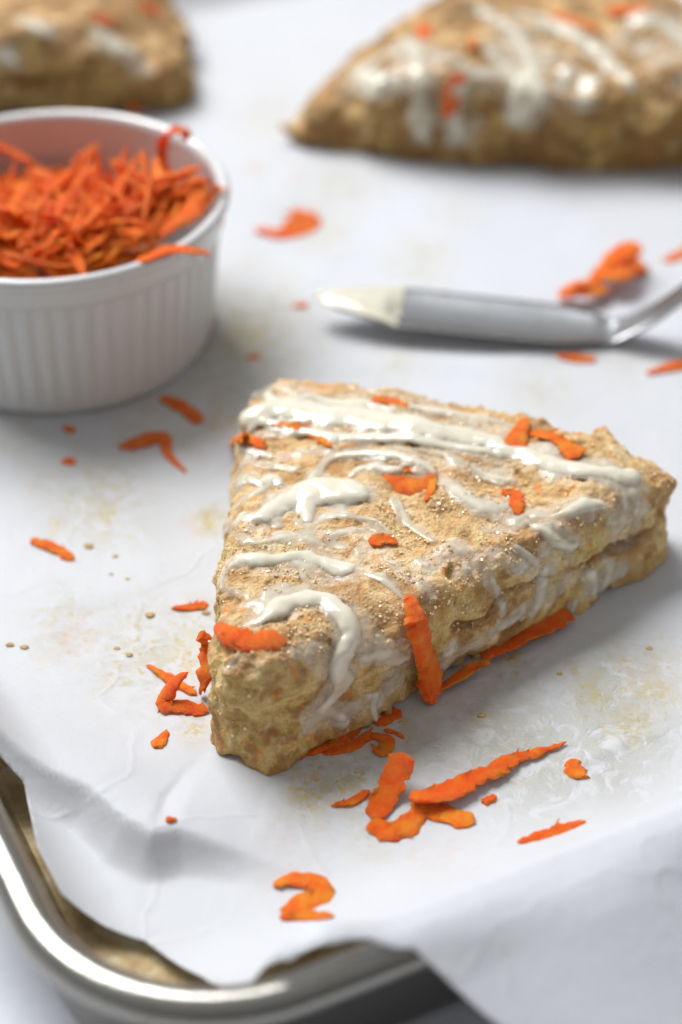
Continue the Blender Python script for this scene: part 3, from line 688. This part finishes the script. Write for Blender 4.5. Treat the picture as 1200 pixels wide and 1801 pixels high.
CS = 'carrot_shred'; GL = 'carrot shreds scattered on the parchment'; GT = 'carrot shreds on top of the front scone'; GU = 'carrot shreds tucked against the front scone'
P_ = [
 ('short ragged orange shred lying alone on the bare paper at the left', [([(55, 948), (90, 962), (130, 985)], [14, 26, 24, 18], .3)], GL),
 ('tiny orange bit half in the shadow at the foot of the ramekin', [([(112, 752), (132, 758)], [16, 18])], GL),
 ('small rounded orange bit on the paper below the ramekin', [([(108, 812), (134, 810)], [12, 20, 14])], GL),
 ('thick dark orange shred poking out from under the right foot of the ramekin', [([(288, 695), (318, 715), (352, 745)], [22, 28, 28, 24], .3)], GL),
 ('bent shred with broad head and thin tail between ramekin and front scone', [([(208, 784), (245, 778), (285, 770), (296, 800), (328, 831)], [22, 38, 32, 20, 12, 6], .5)], GL),
 ('thin orange shred whose tip sticks out from the left side of the front scone', [([(302, 1070), (335, 1068), (366, 1062)], [8, 18, 24])], GU),
 ('upright ragged shred leaning on the lower left side of the front scone', [([(352, 1112, 1.3), (368, 1140, 1.0), (360, 1190, 0.6), (352, 1222, .15)], [28, 36, 30, 12], .6)], GU),
 ('slender pointed shred lying crosswise under the hooked one left of the front scone', [([(257, 1169), (300, 1195), (345, 1222)], [6, 18, 16])], GU),
 ('hooked shred folded in a V at the bottom left corner of the front scone', [([(331, 1183, .75), (305, 1205, .5), (293, 1235, .2), (330, 1246, .15), (367, 1250, .15)], [10, 30, 34, 30, 20], .3)], GU),
 ('small wedge-shaped shred just left of the front scone corner', [([(293, 1283), (285, 1300), (272, 1315)], [10, 22, 24])], GL),
 ('tiny dark orange chip alone near the crease in the paper', [([(292, 1443), (312, 1441)], [14, 8])], GL),
 ('curled shred shaped like a figure two near the front edge of the paper', [([(482, 1560), (515, 1546), (550, 1553), (562, 1572), (530, 1592), (498, 1612)], [16, 30, 40, 50, 58, 40], .4), ([(492, 1613), (540, 1613), (588, 1612)], [16, 18, 14])], GL),
 ('broad flat shred standing on end in the pile in front of the scone', [([(712, 1325, .75), (697, 1362, .45), (676, 1400, .2), (655, 1440, .1)], [36, 46, 52, 40], .2)], GL),
 ('wide crumpled shred at the bottom of the pile in front of the scone', [([(652, 1443), (690, 1462), (728, 1440), (752, 1410)], [34, 50, 44, 26], .5)], GL),
 ('long straight shred running up to the right from the pile in front of the scone', [([(720, 1404, .35), (790, 1388, .3), (850, 1360, .3), (905, 1335, .25), (940, 1326, .2), (997, 1304, .15)], [26, 40, 36, 40, 24, 26, 6], .5)], GL),
 ('stubby shred branching to the lower right of the front pile', [([(725, 1405), (775, 1430), (836, 1446)], [30, 44, 38, 26], .4)], GL),
 ('small curved shred just left of the pile in front of the scone', [([(583, 1417), (620, 1410), (650, 1391)], [8, 18, 14])], GL),
 ('tiny squarish orange bit right of the front pile', [([(848, 1410), (874, 1402)], [18, 14])], GL),
 ('slim pointed spindle-shaped shred at the lower right, alone on the paper', [([(910, 1482), (970, 1466), (1031, 1444)], [8, 26, 24, 6])], GL),
 ('faint tiny orange fleck at the far lower right of the paper', [([(1084, 1473), (1112, 1470)], [7, 6])], GL),
 ('chunky ragged square of carrot past the tip of the long front shred', [([(1003, 1335), (1012, 1352), (1015, 1370)], [28, 40, 30])], GL),
 ('pale orange shred lying along the bottom edge under the nose of the front scone', [([(502, 1336), (560, 1312), (610, 1290), (645, 1268)], [18, 26, 28, 22], .3)], GU),
 ('dark orange shred half hidden beneath the nose of the front scone', [([(565, 1322), (610, 1312), (660, 1290)], [22, 28, 16], .3)], GU),
 ('curled loop of carrot at the end of the shreds under the scone nose', [([(652, 1290), (680, 1300), (675, 1322), (655, 1318)], [20, 26, 24, 16], .8)], GU),
 ('shaded shred wedged under the crumb edge behind the curled loop', [([(655, 1268), (680, 1262), (705, 1250)], [26, 30, 24])], GU),
 ('hair-thin orange sliver beside the curled loop in front of the scone', [([(676, 1284), (695, 1288), (711, 1298)], [7, 9, 5])], GU),
 ('large thick shred leaning against the long cut side of the front scone', [([(712, 1058), (724, 1110), (742, 1165), (757, 1240, .12)], [16, 36, 44, 56, 54, 14], -.3)], GU),
 ('thin curled shred with a pale edge beside the large leaning shred', [([(765, 1215, .2), (810, 1190, .25), (835, 1172, .3), (861, 1164, .4)], [20, 24, 16, 8], .9)], GU),
 ('long dark orange shred pressed along the base of the cut side of the front scone', [([(848, 1158, .25), (900, 1130, .3), (950, 1105, .3), (1001, 1077, .25)], [20, 34, 40, 34], .4)], GU),
 ('bright orange curl lying on the paper right of the ramekin rim', [([(450, 402), (490, 410), (525, 402), (548, 385), (515, 366)], [26, 36, 44, 38, 16], .5), ([(500, 398), (530, 385), (512, 372)], [30, 34, 16], .3)], GL),
 ('tiny orange bit on the paper left of the spoon tip', [([(514, 538), (542, 537)], [12, 12])], GL),
 ('tiny dull orange bit above the back corner of the front scone', [([(434, 628), (456, 627)], [12, 14])], GL),
 ('chunky bunched shred on the paper directly behind the spoon bowl', [([(980, 522, .2), (1025, 512, .4), (1060, 498, .4)], [26, 42, 44], .5), ([(1040, 505, .3), (1065, 470, .5), (1100, 450, .7), (1122, 428, .9)], [30, 40, 40, 18], .4), ([(1100, 455, .3), (1132, 480, .2)], [44, 36]), ([(1050, 490, .4), (1085, 478, .7), (1120, 470, .6)], [40, 46, 30], .5), ([(1062, 460, .8), (1095, 440, 1.0), (1108, 425, 1.1)], [24, 30, 14], .3), ([(985, 515, .6), (1020, 500, .6), (1050, 510, .4)], [16, 24, 20], .6)], GL),
 ('blurred shred cut by the right edge of the photo behind the spoon handle', [([(1170, 460), (1195, 448), (1225, 430)], [18, 26, 20])], GL),
 ('small flat shred lying just in front of the spoon neck', [([(978, 622), (1010, 628), (1050, 632)], [12, 26, 16])], GL),
 ('orange shred at the right edge of the photo below the spoon handle', [([(1138, 657), (1170, 648), (1225, 638)], [10, 22, 24])], GL),
]
for lab, strips, gname in P_: shred(CS, lab, strips, gname, on=shape1 if 'large thick' in lab else None, th=0.16 if 'large thick' in lab else 0.07)
for lab, strips in [
 ('thin arched shred lying in the glaze near the back left corner of the front scone', [([(476, 748), (520, 753), (550, 768), (582, 790)], [12, 18, 16, 12])]),
 ('small pair of shreds at the left rim of the front scone', [([(408, 778), (425, 770), (436, 772)], [16, 22, 12]), ([(438, 772), (455, 780), (467, 792)], [16, 18, 12])]),
 ('flat shred in the glaze on the back edge of the front scone', [([(652, 704), (685, 708), (718, 716)], [20, 24, 20])]),
 ('broad upright shred stuck in the drizzle toward the right tip of the front scone', [([(924, 738), (912, 765), (908, 792)], [14, 34, 42])]),
 ('arched shred beside the broad upright one near the right tip of the front scone', [([(930, 762), (970, 770), (995, 785), (1018, 808)], [20, 24, 34, 34], .3)]),
 ('crumpled shred with a dangling tail in the very middle of the scone top', [([(674, 825), (700, 848), (735, 858), (768, 838)], [24, 50, 46, 18], .6), ([(764, 842), (758, 865), (748, 884)], [10, 14, 8]), ([(690, 828), (730, 828), (770, 832)], [12, 14, 8])]),
 ('short bent shred in a glaze puddle right of the middle of the scone top', [([(882, 868), (903, 872), (910, 888), (912, 908)], [18, 26, 24, 18], .3)]),
 ('small torn red-orange bit left of the middle of the scone top', [([(654, 962), (672, 950), (700, 958)], [22, 30, 14]), ([(652, 948), (676, 944)], [10, 12])]),
 ('wide flat shred draped over the near corner of the front scone', [([(386, 1100), (405, 1112), (440, 1128), (475, 1130), (502, 1132)], [14, 34, 52, 54, 30], .2)]),
]: shred(CS, lab, strips, GT, on=shape1)
for lab, strips, shp in [
 ('blurred shred standing on the drizzled face of the top right scone', [([(786, 205), (795, 170), (812, 130)], [24, 30, 24])], shape2),
 ('blurred orange bit on the left slope of the top right scone', [([(742, 48), (750, 70)], [26, 22])], shape2),
 ('small blurred orange dot near the middle of the top right scone', [([(820, 80), (842, 80)], [24, 22])], shape2),
 ('long blurred orange shred across the upper part of the top right scone', [([(968, 28), (1010, 38), (1055, 55)], [24, 26, 20])], shape2),
 ('blurred orange shred at the upper right of the top right scone', [([(1065, 25), (1100, 20), (1140, 12)], [22, 32, 22])], shape2),
 ('blurred orange bit on top of the far left scone', [([(165, 35), (200, 38)], [20, 20])], shape3),
 ('blurred orange bit on the upper right corner of the far left scone', [([(245, 12), (280, 22)], [22, 22])], shape3),
 ('blurred orange bit low on the side of the far left scone, just behind the ramekin', [([(225, 185), (245, 195)], [18, 18])], shape3)]:
    shred(CS, lab, strips, 'carrot shreds on the far scones', on=shp)

# crumbs and sugar grains lying on the paper
for i, (x, y, r_, lab) in enumerate([(157, 960, 8, 'brown oval crumb right of the lone left shred'), (196, 1010, 4, 'tiny dark crumb below the oval crumb'), (264, 1081, 8, 'square pale crumb left of the thin shred by the scone'), (18, 1134, 7, 'brown crumb at the far left edge of the paper'), (44, 1138, 7, 'ragged tan crumb next to the far left crumb'), (206, 1140, 5, 'tiny ring-like brown crumb on the lower left paper'), (228, 1152, 6, 'flat straw-coloured crumb beside the tiny ring-like crumb'), (203, 978, 5, 'greenish tan crumb above the tiny dark crumb'),
        (224, 1018, 4, 'tiny reddish crumb left of the scone'), (112, 1346, 5, 'dull tan speck near the paper crease'), (362, 1078, 7, 'yellow crumb stuck at the left side of the front scone'), (848, 1258, 7, 'yellow crumb in front of the cut side of the scone'), (1142, 1140, 5, 'orange speck on the right-hand paper'), (900, 1160, 6, 'olive crumb in the shade of the cut side'), (330, 1437, 4, 'faint tan speck beside the tiny dark orange chip'), (705, 1270, 4, 'dark speck by the scone shadow'), (985, 1185, 5, 'tan speck at the edge of the scone shadow')]):
    c = at(x, y, 0.06); k = r_/pxcm(c); rng = np.random.RandomState(i+50)
    s_, t_ = w2st(c[0], c[1]); zz, _ = paper_z(np.array([s_]), np.array([t_])); c = at(x, y, float(zz[0])+k*.3)
    a = np.linspace(0, 2*np.pi, 10)[:-1]; V = [[0, 0, 1]]
    for q in (0.45, 0, -0.5): V += [[math.cos(t)*math.sqrt(1-q*q), math.sin(t)*math.sqrt(1-q*q), q] for t in a]
    V.append([0, 0, -.7]); V = np.array(V)*np.array([1.1, .8, .5])*k*rng.uniform(.75, 1.25, (len(V), 1)); F = []
    for j in range(9):
        j2 = (j+1) % 9; F.append((0, 1+j, 1+j2, 1+j2))
        for b_ in (0, 1): F.append((1+b_*9+j, 10+b_*9+j, 10+b_*9+j2, 1+b_*9+j2))
        F.append((19+j, 28, 19+j2, 19+j2))
    o = link('crumb', quads_tris_mesh('crumb', V, F), CRUMB, None, c); tag(o, lab, 'crumb', 'crumbs scattered on the parchment')

# ------------------------------------------------------------------ ramekin
RC = np.array([-7.4, 44.89]); RB = (RC[0], RC[1], 0.03); HR = 4.3
ram = empty('ramekin', RB); tag(ram, 'round white fluted ceramic ramekin heaped with grated carrot at the left', 'ramekin')
na = 56*10; A = np.linspace(0, 2*np.pi, na+1)[:-1]
prof = [(3.4, .04, 0), (3.75, .03, 0), (3.90, .10, 0), (3.96, .25, 0), (3.99, .45, .6), (4.03, .7, 1), (4.09, 1.3, 1), (4.15, 1.9, 1), (4.21, 2.5, 1), (4.25, 2.9, 1), (4.28, 3.2, .9), (4.30, 3.35, .5), (4.33, 3.42, 0), (4.42, 3.46, 0), (4.45, 3.55, 0), (4.47, 3.8, 0), (4.50, 3.95, 0)]
V = []
for r_, z_, f_ in prof:
    fl = np.abs(np.sin(A*28))**0.8; rr = r_+f_*0.085*(fl-0.6); V.append(np.stack([RC[0]+rr*np.cos(A), RC[1]+rr*np.sin(A), np.full(na, z_+0.03)], 1))
obj('fluted_wall', np.vstack(V), grid_faces(len(prof), na, False, True)[:, ::-1], CERAMIC, ram, RB)
def lathe(prof, na=160, c=RC):
    A = np.linspace(0, 2*np.pi, na+1)[:-1]; V = np.vstack([np.stack([c[0]+r_*np.cos(A), c[1]+r_*np.sin(A), np.full(na, z_+0.03)], 1) for r_, z_ in prof])
    return V, grid_faces(len(prof), na, False, True)[:, ::-1]
V, F = lathe([(4.50, 3.95), (4.56, 4.02), (4.60, 4.12), (4.59, 4.22), (4.54, 4.29), (4.46, 4.31), (4.36, 4.29), (4.28, 4.22), (4.25, 4.1)]); obj('rim', V, F, CERAMIC, ram, RB)
V, F = lathe([(4.25, 4.1), (4.20, 3.6), (4.14, 3.0), (4.02, 1.5), (3.8, .8), (3.2, .55), (1.5, .5), (.01, .5)]); obj('inner_bowl', V, F, CERAMIC, ram, RB)

# carrot heap: shared meshes, every shred an object
def heap(x, y):
    dx, dy = x-RC[0], y-RC[1]; r = math.hypot(dx, dy)
    z = 4.0-0.30*max(dy, -2.0)*0.9+0.0*dx
    z += 0.75*math.exp(-((dx-2.9)**2+(dy+.4)**2)/1.9)-0.8*math.exp(-((dx-2.6)**2+(dy-2.6)**2)/1.5)
    z -= 0.5*math.exp(-((dx+2.2)**2+(dy-.8)**2)/2.2)
    return min(z, 4.85)
protos = []
for i in range(16):
    rng = np.random.RandomState(300+i); L = rng.uniform(1.4, 3.0); b = rng.uniform(-.3, .3); c2 = rng.uniform(-.3, .25)
    u = np.linspace(-.5, .5, 5); pts = np.stack([u*L, b*(u*u*4)*0.7+rng.uniform(-.1, .1, 5), c2*(u*u*4)+rng.uniform(-.06, .06, 5)], 1)
    w_ = rng.uniform(.14, .32); V, F = shred_mesh(pts, [w_*.4, w_, w_*1.1, w_, w_*.35], rng.uniform(.07, .12), None, rng.uniform(-1.0, 1.0), k=14, rough=.2, seed=i)
    protos.append(quads_tris_mesh('heaped_shred', V, F))
def put(me, loc, rot, sc_=1.0, label='orange grated carrot strip in the heap filling the white ramekin'):
    o = link(CS, me, CARROT, None, loc); o.rotation_euler = rot; o.scale = (sc_,)*3
    tag(o, label, 'carrot shred', 'grated carrot heaped in the ramekin'); return o
hr = np.random.RandomState(77); cnt = 0
while cnt < 298:
    x, y = RC+hr.uniform(-4.1, 4.1, 2); r_ = math.hypot(x-RC[0], y-RC[1])
    if r_ > 3.65: continue
    if x < -11.0 and hr.rand() < .8: continue
    z = heap(x, y); z = min(z, 4.8)-hr.uniform(0, .35)
    til = hr.normal(0, .45)
    if r_ > 3.0: z = min(z, 4.35); til *= .6; rz = math.atan2(y-RC[1], x-RC[0])+math.pi/2+hr.normal(0, .3)
    else: rz = hr.uniform(0, 6.28)
    put(protos[hr.randint(16)], (x, y, z), (hr.uniform(-1.2, 1.2), til, rz), hr.uniform(.75, 1.15) if r_ < 3 else hr.uniform(.5, .8)); cnt += 1
# what lies deeper in the heap, too buried to tell apart
Vs, Fs, off = [], [], 0
for i in range(520):
    while True:
        x, y = RC+hr.uniform(-3.7, 3.7, 2)
        if math.hypot(x-RC[0], y-RC[1]) < 3.45: break
    z = heap(x, y)-hr.uniform(.3, 1.1); L = hr.uniform(.8, 1.7); u = np.linspace(-.5, .5, 4); rz = hr.uniform(0, 6.28); tl = hr.normal(0, .25)
    if math.hypot(x-RC[0], y-RC[1]) > 2.6: rz = math.atan2(y-RC[1], x-RC[0])+math.pi/2; L *= .7
    pts = np.stack([x+u*L*math.cos(rz), y+u*L*math.sin(rz), z+u*L*tl+(u*u)*.3], 1); V, F = shred_mesh(pts, [.12, .3, .3, .1], .1, None, hr.uniform(-1, 1), k=7, seed=i)
    Vs.append(V); Fs.append(F+off); off += len(V)
c0 = (RC[0], RC[1], 2.5)
o = link('buried_carrot_shreds', quads_tris_mesh('buried_carrot_shreds', np.vstack(Vs)-np.array(c0), np.vstack(Fs)), CARROT, None, c0)
tag(o, 'mass of grated carrot buried under the heaped shreds inside the ramekin', 'grated carrot', None, 'stuff')
GR = 'carrot shreds caught on the ramekin rim'
for lab, strips in [
 ('hooked shred standing up against the back right inside of the ramekin rim', [([(292, 312, 3.6), (286, 275, 4.1), (286, 248, 4.6), (300, 230, 5.0), (326, 232, 4.95), (326, 246, 4.75)], [16, 18, 20, 22, 26, 20], .3)]),
 ('shred hanging over the front right rim of the ramekin', [([(240, 462, 4.3), (300, 440, 4.42), (335, 440, 4.42), (368, 446, 4.2)], [16, 22, 24, 20], .3)]),
 ('long shred resting on the far inner wall of the ramekin at the left photo edge', [([(-40, 235, 4.3), (0, 258, 3.9), (30, 272, 3.7), (60, 288, 3.5)], [22, 24, 20, 12], .2)]),
 ('small spiky shred poking up past the right rim of the ramekin', [([(366, 306, 4.9), (372, 325, 4.6), (385, 335, 4.45), (360, 345, 4.35)], [8, 16, 20, 20], .4)]),
 ('pointed shred sticking up in the middle back of the carrot heap', [([(242, 278, 4.3), (228, 300, 4.0), (200, 318, 3.7)], [12, 22, 22], .3)]),
 ('curled shred on the top of the right-hand mound inside the ramekin', [([(282, 335, 4.3), (315, 340, 4.5), (345, 318, 4.75), (352, 340, 4.6), (330, 372, 4.4)], [24, 34, 30, 30, 24], .5)]),
 ('broad shred slanting down the right-hand mound in the ramekin', [([(372, 335, 4.5), (335, 375, 4.45), (290, 400, 4.3), (255, 420, 4.2)], [24, 36, 38, 26], .4)]),
 ('wide pale shred lying along the front of the carrot heap', [([(110, 470, 4.1), (150, 432, 4.25), (200, 415, 4.35), (255, 418, 4.3)], [26, 44, 46, 30], .3)]),
 ('dark folded shred at the front of the heap near the rim', [([(75, 465, 4.1), (90, 430, 4.3), (120, 415, 4.35)], [36, 44, 26], .5)]),
 ('two-pronged pale tip rising at the left of the carrot heap', [([(28, 350, 4.2), (50, 378, 4.0), (75, 400, 3.9)], [12, 18, 20], .2), ([(48, 335, 4.4), (58, 365, 4.1), (70, 398, 3.9)], [12, 18, 18], .2)]),
 ('tiny shred standing against the far inner wall of the ramekin', [([(168, 270, 4.0), (172, 285, 3.8)], [14, 16])]),
]: shred(CS, lab, strips, GR)

# ------------------------------------------------------------------ spoon
tip = at(553, 521, 0.82); heel = at(1100, 592, 0.2); ax = heel-tip; ax2 = np.array([ax[0], ax[1], 0]); Lb = np.linalg.norm(ax2); ax2 /= Lb; lat = np.array([-ax2[1], ax2[0], 0.0])
h1 = at(1150, 552, 0.95); h2 = at(1200, 518, 1.6); hd = h2-h1
SB = (*((tip+heel)/2)[:2], 0.05); sp = empty('spoon', SB); tag(sp, 'steel spoon lying on the parchment with its bowl tip dipped in white glaze', 'spoon')
def spoon_w(u): return 1.0*min(1.0, max(u, 0)/.30)**0.55*(1-0.42*float(smoothstep(.74, 1.0, u)))
def spoon_pt(u, v, lift=0.0):
    wd = spoon_w(u); bl = math.sin(math.pi*min(max(u, 0), 1))**.5
    z = 0.80*(1-u)**1.1+0.40*u+0.05*v*bl-0.20*bl*(1-v*v)+lift
    c = tip+ax2*(Lb*u); return np.array([c[0]+lat[0]*v*wd, c[1]+lat[1]*v*wd, max(z, 0.13+lift)])
cen = [spoon_pt(u, 0) for u in np.linspace(0.0, 0.97, 14)]; wid = [max(spoon_w(u), .02) for u in np.linspace(0.0, 0.97, 14)]
cen += [h1, h2, h2+hd*1.5+np.array([0, 0, .1]), h2+hd*4+np.array([0, 0, -.5]), h2+hd*7+np.array([0, 0, -3.2])]; wid += [.50, .48, .5, .6, .35]
nr = 120; uu = np.linspace(0, 1, nr); path = catmull(cen, nr); ww = np.interp(uu, np.linspace(0, 1, len(wid)), wid); ww = np.convolve(np.pad(ww, 3, 'edge'), np.ones(7)/7, 'valid'); ww[0] = .04
vs_ = np.linspace(-1, 1, 17); rings = []
for i in range(nr):
    T = path[min(i+1, nr-1)]-path[max(i-1, 0)]; T /= np.linalg.norm(T); b = -np.cross(T, [0, 0, 1.]); b /= np.linalg.norm(b); n_ = np.cross(T, b); n_ = n_ if n_[2] > 0 else -n_
    f_ = 1-float(smoothstep(.66, .80, uu[i])); dp = 0.20*f_*math.sin(math.pi*min(uu[i]/.76, 1))**.5; th_ = 0.055+0.03*(1-f_)
    top_ = [path[i]+b*v*ww[i]+n_*(dp*v*v+th_*(1-v**6)**.5*(1 if f_ < .5 else .5)) for v in vs_]
    bot_ = [path[i]+b*v*ww[i]+n_*(dp*v*v-th_*(1-v**6)**.5) for v in vs_[::-1][1:-1]]
    rings.append(top_+bot_)
rings = np.array(rings); cut = int(nr*.74); m_ = rings.shape[1]
obj('spoon_bowl', rings[:cut+1].reshape(-1, 3), grid_faces(cut+1, m_, False, True), SPOON, sp, SB)
obj('spoon_handle', rings[cut:].reshape(-1, 3), grid_faces(nr-cut, m_, False, True), SPOON, sp, SB)
nu, nv = 30, 19; V = []
for i, u in enumerate(np.linspace(0.008, 0.285, nu)):
    for j, v in enumerate(np.linspace(-.97, .97, nv)):
        k = smoothstep(.0, .05, u)*smoothstep(.288+.02*math.sin(v*5), .22, u)
        q0 = spoon_pt(u, v, 0.05); lvl = 0.80*(1-u)**1.1+0.40*u+0.06+0.16*math.sin(math.pi*min(u/.28, 1))*(1-v*v); zz = q0[2]*(1-k*.75)+k*.75*(lvl+.06*(1-v*v)); q0[2] = max(q0[2], zz)-0.01*(1-k); V.append(q0)
o = obj('glaze_pool', V, grid_faces(nu, nv), GLAZE, sp, SB); attr(o.data, 'thin', np.zeros(nu*nv))
m_ = o.modifiers.new('t', 'SOLIDIFY'); m_.thickness = 0.0006; m_.offset = -1
